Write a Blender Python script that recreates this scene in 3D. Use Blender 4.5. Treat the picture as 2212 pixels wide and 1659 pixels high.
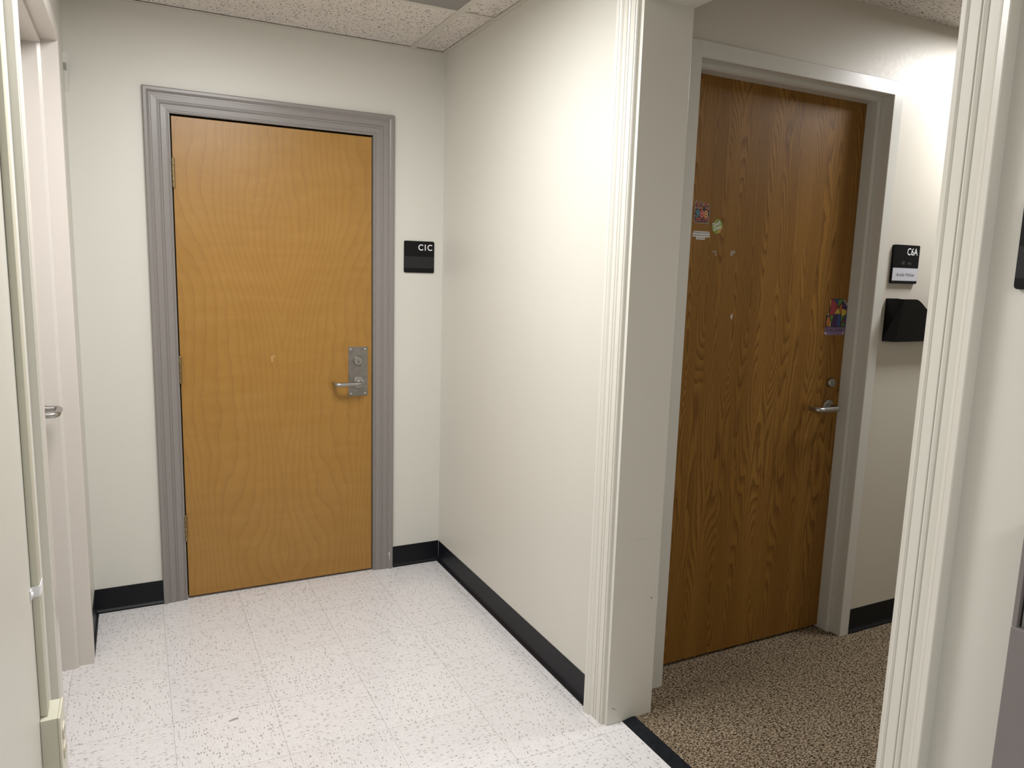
import bpy, bmesh, math, random
from mathutils import Vector, Matrix
random.seed(4)
for o in list(bpy.data.objects): bpy.data.objects.remove(o)
SC = bpy.context.scene
COL = SC.collection

# ---------------------------------------------------------------- camera
cam = bpy.data.cameras.new('camera'); camo = bpy.data.objects.new('camera', cam); COL.objects.link(camo)
cam.sensor_width = 36; cam.sensor_fit = 'HORIZONTAL'; cam.lens = 36*1610.75/2212; cam.clip_start = .02
R_ = Vector((0.89280341, -0.44949259, 0.02929993)); U_ = Vector((0.04229977, 0.1484213, 0.98801915)); B_ = Vector((-0.44845603, -0.88086748, 0.15152447))
M = Matrix((R_, U_, B_)).transposed().to_4x4(); M.translation = Vector((-1.3144, -3.3456, 1.4535))
camo.matrix_world = M
SC.camera = camo
# ---------------------------------------------------------------- world, exposure
w = bpy.data.worlds.new('world'); SC.world = w; w.use_nodes = True
w.node_tree.nodes['Background'].inputs[0].default_value = (.9, .93, 1, 1)
w.node_tree.nodes['Background'].inputs[1].default_value = 0.02
SC.view_settings.view_transform = 'Standard'; SC.view_settings.look = 'None'
SC.view_settings.gamma = 1; SC.view_settings.use_curve_mapping = False
SC.view_settings.exposure = -0.08

def area(name, loc, sx, sy, power, color=(.99, .985, .98), spread=180):
    l = bpy.data.lights.new(name, 'AREA'); l.shape = 'RECTANGLE'; l.size = sx; l.size_y = sy
    l.energy = power; l.color = color; l.spread = math.radians(spread)
    o = bpy.data.objects.new(name, l); COL.objects.link(o); o.location = loc
    return o
H = 2.413
# corridor and hallway ceiling troffers, plus an added fill lamp behind the camera
area('corridor_lamp', (-.94, -1.36, H-.03), .56, .56, 35.5)
area('near_fill', (-.771, -4.20, H-.03), .56, .56, 19)  # added lamp out of view, brightens the near walls
area('hallway_lamp', (1.82, -1.79, H-.03), .34, .34, 22)

# ---------------------------------------------------------------- node helpers
class NT:
    def __init__(s, name, rough=.5, spec=.5, metal=0):
        s.m = bpy.data.materials.new(name); s.m.use_nodes = True; s.t = s.m.node_tree
        s.b = s.t.nodes['Principled BSDF']
        s.b.inputs['Roughness'].default_value = rough; s.b.inputs['Metallic'].default_value = metal
        s.b.inputs['Specular IOR Level'].default_value = spec
        s._co = None
    def n(s, typ, **kw):
        n = s.t.nodes.new(typ)
        for k, v in kw.items(): setattr(n, k, v)
        return n
    def put(s, sock, v):
        if isinstance(v, bpy.types.NodeSocket): s.t.links.new(v, sock)
        elif v is not None: sock.default_value = v
    def co(s):
        if not s._co: s._co = s.n('ShaderNodeTexCoord').outputs['Object']
        return s._co
    def sep(s, v):
        n = s.n('ShaderNodeSeparateXYZ'); s.put(n.inputs[0], v); return n.outputs
    def comb(s, x=0, y=0, z=0):
        n = s.n('ShaderNodeCombineXYZ')
        for i, v in enumerate((x, y, z)): s.put(n.inputs[i], v)
        return n.outputs[0]
    def math(s, op, a, b=None, c=None, clamp=False):
        n = s.n('ShaderNodeMath', operation=op, use_clamp=clamp)
        for i, v in enumerate((a, b, c)):
            if v is not None: s.put(n.inputs[i], v)
        return n.outputs[0]
    def noise(s, vec, scale, detail=2, rough=.5, dist=0):
        n = s.n('ShaderNodeTexNoise'); s.put(n.inputs['Vector'], vec)
        n.inputs['Scale'].default_value = scale; n.inputs['Detail'].default_value = detail
        n.inputs['Roughness'].default_value = rough; n.inputs['Distortion'].default_value = dist
        return n.outputs['Fac']
    def vor(s, vec, scale=1, rand=1):
        n = s.n('ShaderNodeTexVoronoi'); s.put(n.inputs['Vector'], vec)
        n.inputs['Scale'].default_value = scale; n.inputs['Randomness'].default_value = rand
        return n.outputs
    def white(s, vec):
        n = s.n('ShaderNodeTexWhiteNoise'); s.put(n.inputs['Vector'], vec); return n.outputs['Value']
    def ramp(s, f, *stops):
        n = s.n('ShaderNodeValToRGB'); s.put(n.inputs[0], f); cr = n.color_ramp
        while len(cr.elements) < len(stops): cr.elements.new(.5)
        for e, (p, c) in zip(cr.elements, stops):
            e.position = p; e.color = (c, c, c, 1) if isinstance(c, (int, float)) else (*c, 1)
        return n.outputs[0]
    def mix(s, f, a, b, blend='MIX'):
        n = s.n('ShaderNodeMix', data_type='RGBA', blend_type=blend)
        s.put(n.inputs[0], f)
        for i, v in ((6, a), (7, b)): s.put(n.inputs[i], (*v, 1) if isinstance(v, tuple) and len(v) == 3 else v)
        return n.outputs[2]
    def col(s, v): s.put(s.b.inputs['Base Color'], (*v, 1) if isinstance(v, tuple) else v); return s
    def bump(s, h, dist=.001, strength=1):
        n = s.n('ShaderNodeBump'); n.inputs['Distance'].default_value = dist; n.inputs['Strength'].default_value = strength
        s.put(n.inputs['Height'], h); s.put(s.b.inputs['Normal'], n.outputs[0]); return s

def plain(name, c, rough=.5, metal=0, spec=.5, var=.04, vs=6, bs=0):
    m = NT(name, rough, spec, metal)
    f = m.noise(m.co(), vs, 3)
    m.col(m.mix(m.ramp(f, (.3, 0), (.7, 1)), tuple(x*(1-var) for x in c), tuple(min(1, x*(1+var)) for x in c)))
    if bs: m.bump(m.noise(m.co(), bs, 3), .0006, .35)
    return m.m

def paint(name, c, rough=.42, bs=90):
    m = NT(name, rough, .5)
    f = m.noise(m.co(), 2.2, 2)
    m.col(m.mix(f, tuple(x*.975 for x in c), tuple(min(1, x*1.025) for x in c)))
    if bs >= 60:
        r = m.noise(m.co(), bs, 3)
        m.put(m.b.inputs['Roughness'], m.math('MULTIPLY_ADD', r, .12, rough-.06))
        m.bump(r, .0004, .22)
    return m.m

MAT = {}
MAT['wall'] = paint('cream_wall_paint', (.665, .652, .595), .42)
MAT['hallwall'] = paint('beige_hall_paint', (.60, .565, .495), .45)
MAT['trim'] = paint('cream_trim_enamel', (.69, .672, .61), .3, 40)
MAT['frame'] = paint('pinkish_cream_frame_enamel', (.63, .59, .545), .28, 30)
MAT['hallframe'] = paint('hall_frame_enamel', (.63, .615, .57), .28, 30)
MAT['greytrim'] = paint('warm_grey_enamel', (.245, .225, .213), .32, 40)
MAT['black'] = plain('black_vinyl', (.006, .007, .010), .42, var=.15, spec=.25)
MAT['rubber'] = plain('black_rubber', (.007, .009, .013), .5, var=.5, vs=60, spec=.2)
MAT['steel'] = plain('satin_steel', (.42, .41, .40), .3, 1, var=.06, vs=60)
MAT['plate'] = plain('dull_steel_plate', (.27, .25, .225), .42, .85, var=.12, vs=45)
MAT['screw'] = plain('bright_screw', (.75, .73, .68), .25, 1)
MAT['brass'] = plain('aged_brass', (.27, .20, .10), .38, .8, var=.25, vs=80)
MAT['plastic'] = plain('ivory_plastic', (.66, .63, .51), .35, var=.02)
MAT['plastic2'] = plain('cream_raceway_plastic', (.60, .585, .48), .4, var=.02)
MAT['signblack'] = plain('black_sign_plastic', (.005, .005, .006), .35, var=.1, spec=.2)
MAT['signgrey'] = plain('dark_grey_insert', (.020, .020, .022), .4, var=.1, spec=.25)
MAT['pocket'] = plain('black_pocket_plastic', (.003, .003, .004), .38, var=.1, spec=.2)
MAT['white'] = plain('white_lettering', (.82, .82, .84), .5, var=.01)
MAT['paper'] = plain('white_paper', (.56, .56, .62), .6, var=.02)
MAT['ink'] = plain('grey_ink', (.05, .05, .06), .6, var=.02)
MAT['residue'] = plain('adhesive_residue', (.09, .09, .10), .6, var=.5, vs=300)
MAT['greymetal'] = plain('grey_painted_metal', (.20, .18, .178), .4, var=.02)
MAT['greypanel'] = plain('mid_grey_panel', (.27, .26, .26), .3, .3, var=.03)
MAT['dark'] = plain('dark_gap', (.01, .01, .01), .8)
MAT['tbar'] = plain('cream_grid_enamel', (.60, .565, .50), .4, var=.02)
MAT['lens'] = plain('luminaire_frame', (.8, .8, .78), .4, var=.01)
def emis():
    m = NT('lamp_diffuser', .5); m.col((.9, .9, .88)); m.b.inputs['Emission Color'].default_value = (1, .985, .965, 1)
    m.b.inputs['Emission Strength'].default_value = 1.0; return m.m
MAT['diffuser'] = emis()

def vct():
    T = .3048
    m = NT('vinyl_composition_tile', .28, .5)
    x, y, z = m.sep(m.co())
    tx = m.math('DIVIDE', m.math('SUBTRACT', x, -.0396), T); ty = m.math('DIVIDE', m.math('SUBTRACT', y, -.3319), T)
    ix, iy = m.math('FLOOR', tx), m.math('FLOOR', ty)
    fx, fy = m.math('SUBTRACT', tx, ix), m.math('SUBTRACT', ty, iy)
    ck = m.math('FLOORED_MODULO', m.math('ADD', ix, iy), 2)
    rnd = m.white(m.comb(ix, iy, 0))
    # swap grain direction from tile to tile
    nx = m.math('ADD', m.math('MULTIPLY', x, m.math('SUBTRACT', 1, ck)), m.math('MULTIPLY', y, ck))
    ny = m.math('ADD', m.math('MULTIPLY', y, m.math('SUBTRACT', 1, ck)), m.math('MULTIPLY', x, ck))
    nx = m.math('ADD', nx, m.math('MULTIPLY', rnd, 7))
    wob = m.noise(m.co(), 60, 2)
    nyw = m.math('ADD', ny, m.math('MULTIPLY', wob, .006))
    def chips(ax, ay, rad, gate):
        v = m.comb(m.math('MULTIPLY', nx, ax), m.math('MULTIPLY', nyw, ay), rnd)
        vo = m.vor(v, 1, 1)
        g = m.math('GREATER_THAN', m.sep(vo['Color'])[0], gate)
        d = m.ramp(vo['Distance'], (rad*.55, 1), (rad, 0))
        return m.math('MULTIPLY', d, g)
    c1 = chips(52, 165, .36, .50); c2 = chips(95, 290, .34, .40)
    veins = m.ramp(m.noise(m.comb(m.math('MULTIPLY', nx, 18), m.math('MULTIPLY', ny, 130), rnd), 1, 3, .6), (.52, 0), (.72, 1))
    base = m.mix(rnd, (.755, .735, .745), (.775, .762, .772))
    base = m.mix(m.math('MULTIPLY', veins, .28), base, (.50, .47, .45))
    base = m.mix(m.math('MULTIPLY', c2, .5), base, (.36, .335, .30))
    base = m.mix(m.math('MULTIPLY', c1, .75), base, (.25, .235, .215))
    ex = m.math('MINIMUM', fx, m.math('SUBTRACT', 1, fx)); ey = m.math('MINIMUM', fy, m.math('SUBTRACT', 1, fy))
    sx = m.math('LESS_THAN', ex, .0026); sy = m.math('LESS_THAN', ey, .0020)
    seam = m.math('MAXIMUM', m.math('MULTIPLY', sx, .45), m.math('MULTIPLY', sy, .5))
    base = m.mix(seam, base, (.16, .13, .11))
    # a grey scuff and a small one, shapes of their own
    def scuff(cx, cy, ax, ay, rot):
        dx, dy = m.math('SUBTRACT', x, cx), m.math('SUBTRACT', y, cy)
        c_, s_ = math.cos(rot), math.sin(rot)
        u = m.math('ADD', m.math('MULTIPLY', dx, c_/ax), m.math('MULTIPLY', dy, s_/ax))
        v = m.math('ADD', m.math('MULTIPLY', dx, -s_/ay), m.math('MULTIPLY', dy, c_/ay))
        d = m.math('ADD', m.math('MULTIPLY', u, u), m.math('MULTIPLY', v, v))
        return m.ramp(m.math('ADD', d, m.math('MULTIPLY', wob, .8)), (.7, 1), (1.3, 0))
    for a in SCUFFS: base = m.mix(m.math('MULTIPLY', scuff(*a), .7), base, (.17, .155, .14))
    m.col(base)
    r = m.noise(m.co(), 14, 3)
    m.put(m.b.inputs['Roughness'], m.math('MULTIPLY_ADD', r, .10, .09))
    m.bump(m.noise(m.co(), 35, 2), .0006, .25)
    return m.m
SCUFFS = [(-1.085, -.995, .024, .008, .25), (-1.035, -.925, .006, .004, 0), (-.865, -.075, .03, .0035, .05), (-1.02, -.165, .010, .003, 0)]
MAT['vct'] = vct()

def carpet():
    m = NT('flecked_loop_carpet', .95, .1)
    c = m.co(); x, y, z = m.sep(c)
    v = m.comb(m.math('MULTIPLY', x, 120), m.math('MULTIPLY', y, 210), 0)
    n1 = m.noise(v, 1, 3, .65, .6); n2 = m.noise(c, 420, 2, .7)
    f = m.math('ADD', m.math('MULTIPLY', n1, .7), m.math('MULTIPLY', n2, .3))
    m.col(m.ramp(f, (.42, (.018, .010, .005)), (.475, (.10, .07, .042)), (.52, (.33, .26, .175)), (.62, (.46, .38, .28))))
    m.bump(f, .006, 1); return m.m
MAT['carpet'] = carpet()

def maple():
    m = NT('birch_veneer', .33, .5)
    x, y, z = m.sep(m.co())
    xc = m.math('ABSOLUTE', m.math('SUBTRACT', x, -.742))           # book-matched about the centre seam
    side = m.math('GREATER_THAN', x, -.742)
    p = m.comb(m.math('MULTIPLY', xc, 2.2), m.math('MULTIPLY', side, .06), m.math('MULTIPLY', z, .95))
    F = m.noise(p, 1.0, 1, .4, .1)
    amp = m.math('MULTIPLY_ADD', z, -5.5, 23)                       # wilder figure low on the door
    F = m.math('ADD', m.math('MULTIPLY', F, amp), m.math('MULTIPLY', xc, 30))
    F = m.math('ADD', F, m.math('MULTIPLY', m.noise(m.comb(m.math('MULTIPLY', xc, 14), side, m.math('MULTIPLY', z, 9)), 1, 3), 1.1))
    l = m.math('FRACT', F)
    lines = m.ramp(l, (0, .85), (.10, .35), (.5, .05), (.92, .05), (1, .7))
    per = m.noise(m.comb(m.math('MULTIPLY', xc, 3), side, m.math('MULTIPLY', z, 2)), 2, 2)
    fib = m.noise(m.comb(m.math('MULTIPLY', x, 240), 0, m.math('MULTIPLY', z, 9)), 1, 3, .6)
    fl = m.noise(m.comb(m.math('MULTIPLY', x, 5), 0, m.math('MULTIPLY', z, 22)), 1, 2, .5, .4)
    base = m.mix(per, (.325, .162, .028), (.37, .195, .038))
    base = m.mix(m.ramp(fl, (.35, 0), (.7, 1)), base, (.46, .26, .10)) if False else m.mix(m.math('MULTIPLY', m.ramp(fl, (.4, 0), (.7, 1)), .35), base, (.41, .225, .058))
    base = m.mix(m.math('MULTIPLY', lines, .42), base, (.20, .085, .018))
    base = m.mix(m.math('MULTIPLY', m.ramp(fib, (.5, 0), (.75, 1)), .22), base, (.23, .11, .035))
    m.col(base)
    m.put(m.b.inputs['Roughness'], m.math('MULTIPLY_ADD', fib, .15, .30))
    m.bump(fib, .0002, .3)
    return m.m
MAT['maple'] = maple()

def oak():
    m = NT('red_oak_veneer', .40, .2)
    x, y, z = m.sep(m.co())
    L = .205                                                        # slip-matched veneer leaves
    t = m.math('DIVIDE', m.math('SUBTRACT', x, .335), L)
    leaf = m.math('FLOOR', t); f = m.math('SUBTRACT', m.math('SUBTRACT', t, leaf), .5)
    fw = m.math('ADD', f, m.math('MULTIPLY', m.math('SUBTRACT', m.noise(m.comb(leaf, 0, m.math('MULTIPLY', z, 1.3)), 1, 1), .5), .35))
    # two cathedral stacks per leaf
    g = m.math('SUBTRACT', m.math('ABSOLUTE', fw), .2)
    side = m.math('GREATER_THAN', fw, 0)
    warp = m.noise(m.comb(m.math('MULTIPLY', f, 1.6), m.math('MULTIPLY', leaf, .12), m.math('MULTIPLY', z, 1.15)), 1, 1, .5)
    warp2 = m.noise(m.comb(m.math('MULTIPLY', f, 9), leaf, m.math('MULTIPLY', z, 12)), 1, 2, .5)
    F = m.math('ADD', m.math('MULTIPLY', m.math('POWER', m.math('ABSOLUTE', g), 1.15), 26), m.math('MULTIPLY', warp, 26))
    F = m.math('ADD', F, m.math('MULTIPLY', warp2, .9))
    F = m.math('ADD', F, m.math('MULTIPLY', side, .35))
    l = m.math('FRACT', F)
    bands = m.ramp(l, (0, .1), (.3, .0), (.7, .6), (.88, 1), (1, .1))
    fib = m.noise(m.comb(m.math('MULTIPLY', x, 330), 0, m.math('MULTIPLY', z, 7)), 1, 4, .7)
    fib2 = m.noise(m.comb(m.math('MULTIPLY', x, 900), 0, m.math('MULTIPLY', z, 26)), 1, 2, .6)
    tone = m.noise(m.comb(m.math('MULTIPLY', x, 11), 0, m.math('MULTIPLY', z, .5)), 1, 2)
    base = m.mix(m.ramp(tone, (.35, 0), (.68, 1)), (.235, .112, .019), (.315, .158, .032))
    base = m.mix(m.math('MULTIPLY', bands, .78), base, (.10, .038, .005))
    base = m.mix(m.math('MULTIPLY', m.ramp(fib, (.45, 0), (.72, 1)), .38), base, (.12, .048, .010))
    base = m.mix(m.math('MULTIPLY', m.ramp(fib2, (.5, 0), (.72, 1)), .25), base, (.36, .19, .05))
    m.col(base)
    m.put(m.b.inputs['Roughness'], m.math('MULTIPLY_ADD', fib, .15, .40))
    m.bump(fib, .0003, .4)
    return m.m
MAT['oak'] = oak()

def perf():
    m = NT('perforated_sheet', .45, .4)
    x, y, z = m.sep(m.co()); a = .0071
    def lat(ox, oy):
        u = m.math('SUBTRACT', m.math('FRACT', m.math('ADD', m.math('DIVIDE', x, a), ox)), .5)
        v = m.math('SUBTRACT', m.math('FRACT', m.math('ADD', m.math('DIVIDE', y, a*3**.5), oy)), .5)
        return m.math('SQRT', m.math('ADD', m.math('MULTIPLY', u, u), m.math('MULTIPLY', m.math('MULTIPLY', v, v), 3)))
    d = m.math('MINIMUM', lat(.0, .0), lat(.5, .5))
    hole = m.math('LESS_THAN', d, .37)
    m.col(m.mix(hole, (.50, .47, .44), (.015, .014, .013)))
    return m.m
MAT['perf'] = perf()

def ceiltile():
    m = NT('fissured_ceiling_tile', .9, .15)
    c = m.co()
    x, y, z = m.sep(c)
    w1 = m.noise(c, 40, 2)
    v = m.comb(m.math('MULTIPLY', x, 95), m.math('MULTIPLY_ADD', y, 130, m.math('MULTIPLY', w1, 3)), 0)
    a = m.vor(v, 1, 1); b = m.vor(c, 210, 1)
    ga = m.math('GREATER_THAN', m.sep(a['Color'])[0], .55); gb = m.math('GREATER_THAN', m.sep(b['Color'])[0], .55)
    da = m.math('MULTIPLY', m.ramp(a['Distance'], (.24, 1), (.36, 0)), ga)
    db = m.math('MULTIPLY', m.ramp(b['Distance'], (.22, 1), (.36, 0)), gb)
    base = m.mix(m.noise(c, 5, 2), (.70, .65, .60), (.76, .71, .66))
    base = m.mix(m.math('MULTIPLY', db, .75), base, (.20, .17, .14))
    base = m.mix(m.math('MULTIPLY', da, .88), base, (.07, .055, .045))
    m.col(base)
    m.bump(m.math('MULTIPLY', m.math('MAXIMUM', da, db), -1), .003, .7)
    return m.m
MAT['ceiltile'] = ceiltile()

# ---------------------------------------------------------------- mesh helpers
def wloc(o):
    v = Vector((0, 0, 0))
    while o: v += o.location; o = o.parent
    return v
def obj(name, bm, mat=None, parent=None, loc=(0, 0, 0), smooth=False, mats=None):
    """link one mesh object; bmesh is in world coordinates; origin at loc (parts: at the parent)"""
    base = wloc(parent) if parent else Vector(loc)
    bmesh.ops.recalc_face_normals(bm, faces=bm.faces)
    for v in bm.verts: v.co -= base
    me = bpy.data.meshes.new(name); bm.to_mesh(me); bm.free()
    for k in (mats or [mat]): me.materials.append(MAT[k])
    o = bpy.data.objects.new(name, me); COL.objects.link(o)
    if parent: o.parent = parent
    else: o.location = loc
    if smooth:
        for p in me.polygons: p.use_smooth = True
        try: me.set_sharp_from_angle(angle=math.radians(38))
        except Exception: pass
    return o
def empty(name, loc):
    o = bpy.data.objects.new(name, None); COL.objects.link(o); o.location = loc; o.empty_display_size = .05; return o
def tag(o, label, cat, group=None):
    o['label'] = label; o['category'] = cat
    if group: o['group'] = group
    return o
def struct(o, label=None):
    o['kind'] = 'structure'
    if label: o['label'] = label
    return o
def box(bm, x0, x1, y0, y1, z0, z1, bev=0):
    x0, x1 = sorted((x0, x1)); y0, y1 = sorted((y0, y1)); z0, z1 = sorted((z0, z1))
    r = bmesh.ops.create_cube(bm, size=1)
    vs = r['verts']
    for v in vs: v.co = Vector(((x0+x1)/2+v.co.x*(x1-x0), (y0+y1)/2+v.co.y*(y1-y0), (z0+z1)/2+v.co.z*(z1-z0)))
    if bev:
        es = {e for v in vs for e in v.link_edges}
        bmesh.ops.bevel(bm, geom=list(es), offset=bev, segments=2, affect='EDGES', profile=.5)
    return bm
def B(*a, **k): return box(bmesh.new(), *a, **k)
def cyl(bm, p0, p1, r0, r1=None, n=32, cap=True):
    """(truncated) cone between two points"""
    p0, p1 = Vector(p0), Vector(p1); r1 = r0 if r1 is None else r1
    a = (p1-p0).normalized(); t = a.orthogonal().normalized(); b = a.cross(t)
    rings = []
    for p, r in ((p0, r0), (p1, r1)):
        rings.append([bm.verts.new(p+t*r*math.cos(2*math.pi*i/n)+b*r*math.sin(2*math.pi*i/n)) for i in range(n)])
    for i in range(n): bm.faces.new((rings[0][i], rings[0][(i+1) % n], rings[1][(i+1) % n], rings[1][i]))
    if cap: bm.faces.new(rings[0][::-1]); bm.faces.new(rings[1])
def lathe(bm, c, ax, prof, n=40):
    """revolve (radius, height) list about axis ax through c"""
    c, ax = Vector(c), Vector(ax).normalized(); t = ax.orthogonal().normalized(); b = ax.cross(t)
    rings = [[bm.verts.new(c+ax*h+t*r*math.cos(2*math.pi*i/n)+b*r*math.sin(2*math.pi*i/n)) for i in range(n)] for r, h in prof]
    for q in range(len(rings)-1):
        for i in range(n): bm.faces.new((rings[q][i], rings[q][(i+1) % n], rings[q+1][(i+1) % n], rings[q+1][i]))
    bm.faces.new(rings[-1]); bm.faces.new(rings[0][::-1])
def tube(bm, pts, r, n=20, fillet=None, seg=8):
    """round bar through points with filleted corners"""
    P = [Vector(p) for p in pts]; path = [P[0]]
    for i in range(1, len(P)-1):
        a, b = (P[i-1]-P[i]).normalized(), (P[i+1]-P[i]).normalized(); f = fillet
        q0, q1 = P[i]+a*f, P[i]+b*f
        for k in range(seg+1):
            t = k/seg; path.append(q0.lerp(P[i], t).lerp(P[i].lerp(q1, t), t))
    path.append(P[-1])
    up = None; rings = []
    for i, p in enumerate(path):
        d = (path[min(i+1, len(path)-1)]-path[max(i-1, 0)]).normalized()
        if up is None: up = d.orthogonal().normalized()
        up = (up-d*up.dot(d)).normalized(); s = d.cross(up)
        rings.append([bm.verts.new(p+up*r*math.cos(2*math.pi*k/n)+s*r*math.sin(2*math.pi*k/n)) for k in range(n)])
    for q in range(len(rings)-1):
        for i in range(n): bm.faces.new((rings[q][i], rings[q][(i+1) % n], rings[q+1][(i+1) % n], rings[q+1][i]))
    bm.faces.new(rings[0][::-1]); bm.faces.new(rings[-1])
def plane_frame(kind, p):
    """kind: 'back' faces -y at y=p ; 'right' faces -x at x=p ; 'left' faces +x at x=p. returns f(a, z, h)"""
    if kind == 'back': return lambda a, z, h: Vector((a, p-h, z))
    if kind == 'right': return lambda a, z, h: Vector((p-h, a, z))
    return lambda a, z, h: Vector((p+h, a, z))
def sweep(bm, fr, paths):
    """paths: list over profile points of lists of (a,z,h) – skin consecutive rows"""
    rows = [[bm.verts.new(fr(*p)) for p in row] for row in paths]
    for r in range(len(rows)-1):
        for i in range(len(rows[r])-1):
            bm.faces.new((rows[r][i], rows[r][i+1], rows[r+1][i+1], rows[r+1][i]))
    return rows
def casing_frame(fr, a0, a1, zt, prof, legs=(True, True), head=True, z0=0.0):
    """mitred surround: prof = [(d outward from opening, h off wall)]"""
    bm = bmesh.new(); rows = []
    for d, h in prof:
        row = []
        if legs[0]: row += [(a0-d, z0, h)]
        if head: row += [(a0-d, zt+d, h), (a1+d, zt+d, h)]
        else: row += [(a0-d, zt, h)] if legs[0] else [(a1+d, zt, h)]
        if legs[1]: row += [(a1+d, z0, h)]
        rows.append(row)
    sweep(bm, fr, rows)
    return bm
COL_PROF = [(0, 0), (0, .013), (.002, .0165), (.005, .0175), (.009, .0150), (.0102, .0125), (.0112, .0165), (.030, .0165), (.031, .018), (.0325, .0145), (.034, .0175), (.038, .0195), (.042, .018), (.045, .0140),
            (.047, .0180), (.062, .0185), (.064, .021), (.068, .0245), (.072, .0265), (.074, .0262), (.0745, .0275), (.086, .0295), (.088, .0285), (.088, 0)]
HM_PROF = [(-.016, -.125), (-.016, -.057), (-.012, -.047), (.0, -.047), (.0, -.002), (.002, 0), (.049, 0), (.051, -.002), (.051, -.012)]

def poly(bm, fr, pts, h, mi=0, thick=0):
    """flat polygon at height h on a plane, optionally with side walls down to h-thick"""
    vs = [bm.verts.new(fr(a, z, h)) for a, z in pts]
    f = bm.faces.new(vs); f.material_index = mi
    if thick:
        lo = [bm.verts.new(fr(a, z, h-thick)) for a, z in pts]
        n = len(vs)
        for i in range(n):
            g = bm.faces.new((vs[i], vs[(i+1) % n], lo[(i+1) % n], lo[i])); g.material_index = mi
        g = bm.faces.new(lo[::-1]); g.material_index = mi
def rrect(a0, a1, z0, z1, r, n=6, corners=(1, 1, 1, 1)):
    out = []
    for k, (cx, cz, s) in enumerate(((a1-r, z1-r, 0), (a0+r, z1-r, 90), (a0+r, z0+r, 180), (a1-r, z0+r, 270))):
        if corners[k]:
            for i in range(n+1):
                t = math.radians(s+90*i/n); out.append((cx+r*math.cos(t), cz+r*math.sin(t)))
        else:
            out.append(((a1, z1), (a0, z1), (a0, z0), (a1, z0))[k])
    return out
def text_bm(fr, s, a, z, size, h, width=None, align='LEFT', shear=0, rot=0, ext=0, bold=0, mi=0, bm=None):
    """text as mesh on a plane; a,z = baseline origin, size = capital height"""
    cu = bpy.data.curves.new('t', 'FONT'); cu.body = s; cu.size = 1; cu.shear = shear; cu.offset = bold; cu.align_x = 'LEFT'; cu.resolution_u = 4
    o = bpy.data.objects.new('t', cu); COL.objects.link(o)
    dg = bpy.context.evaluated_depsgraph_get()
    me = bpy.data.meshes.new_from_object(o.evaluated_get(dg))
    bpy.data.objects.remove(o); bpy.data.curves.remove(cu)
    xs = [v.co.x for v in me.vertices]; x0, x1 = min(xs), max(xs)
    k = size/.70; kx = k if width is None else width/(x1-x0)
    off = {'LEFT': 0, 'CENTER': -.5, 'RIGHT': -1}[align]*(x1-x0)*kx
    bm = bm or bmesh.new(); vm = []
    c, sn = math.cos(rot), math.sin(rot)
    for v in me.vertices:
        px, pz = (v.co.x-x0)*kx+off, v.co.y*k
        vm.append(bm.verts.new(fr(a+px*c-pz*sn, z+px*sn+pz*c, h)))
    for p in me.polygons:
        try: f = bm.faces.new([vm[i] for i in p.vertices]); f.material_index = mi
        except ValueError: pass
    bpy.data.meshes.remove(me)
    return bm

# ---------------------------------------------------------------- constants of the place
XL = -1.508; YC = -1.406; YD2 = YC+.103
OPY0, OPY1, OPZ = -2.455, -1.518, 2.217           # cased opening in the right wall
LY0, LY1, LZ = -1.475, -.437, 2.1315              # doorway in the left wall
HX0, HX1, HZ = .3083, 1.2162, 2.1291              # hallway doorway
D0, D1, DZ = -1.1528, -.3427, 2.0136              # birch door leaf
# ---------------------------------------------------------------- shell
bm = bmesh.new()
box(bm, XL-.14, D0-.006, 0, .14, 0, H+.1); box(bm, D1+.006, .165, 0, .14, 0, H+.1); box(bm, D0-.006, D1+.006, 0, .14, DZ+.0083, H+.1)
struct(obj('wall_back', bm, 'wall'))
bm = bmesh.new()
box(bm, 0, .165, OPY1+.016, 0, 0, H+.1); box(bm, 0, .165, -6.2, OPY0-.016, 0, H+.1); box(bm, 0, .165, OPY0-.016, OPY1+.016, OPZ+.016, H+.1)
struct(obj('wall_right', bm, 'wall'))
bm = bmesh.new()
box(bm, XL-.14, XL, LY1+.001, 0, 0, H+.1); box(bm, XL-.14, XL, -6.2, LY0-.001, 0, H+.1); box(bm, XL-.14, XL, LY0-.001, LY1+.001, LZ+.001, H+.1)
struct(obj('wall_left', bm, 'wall'))
struct(obj('wall_front', B(XL-.14, .165, -6.34, -6.2, 0, H+.1), 'wall'))
bm = bmesh.new()
box(bm, .165, HX0-.001, YC+.010, YC+.124, 0, H+.1); box(bm, HX1+.001, 3.4, YC+.010, YC+.124, 0, H+.1); box(bm, HX0-.001, HX1+.001, YC+.010, YC+.124, HZ+.001, H+.1)
struct(obj('wall_hallway_back', bm, 'hallwall'))
struct(obj('wall_hallway_front', B(.165, 3.4, -3.14, -3.0, 0, H+.1), 'hallwall'))
struct(obj('wall_hallway_end', B(3.4, 3.54, -3.14, YC+.124, 0, H+.1), 'hallwall'))
struct(obj('floor', B(XL-.14, .085, -6.34, .14, -.05, 0), 'vct'), 'white speckled vinyl tile floor')
struct(obj('floor_hallway', B(.086, 3.54, -3.14, YC+.2, -.05, .004), 'carpet'), 'brown flecked carpet floor')
struct(obj('ceiling', B(XL, 0, -6.2, 0, H+.003, H+.05), 'ceiltile'), 'speckled acoustic tile ceiling')
struct(obj('ceiling_hallway', B(.165, 3.4, -3.0, YC+.010, H+.003, H+.05), 'ceiltile'))

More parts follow.
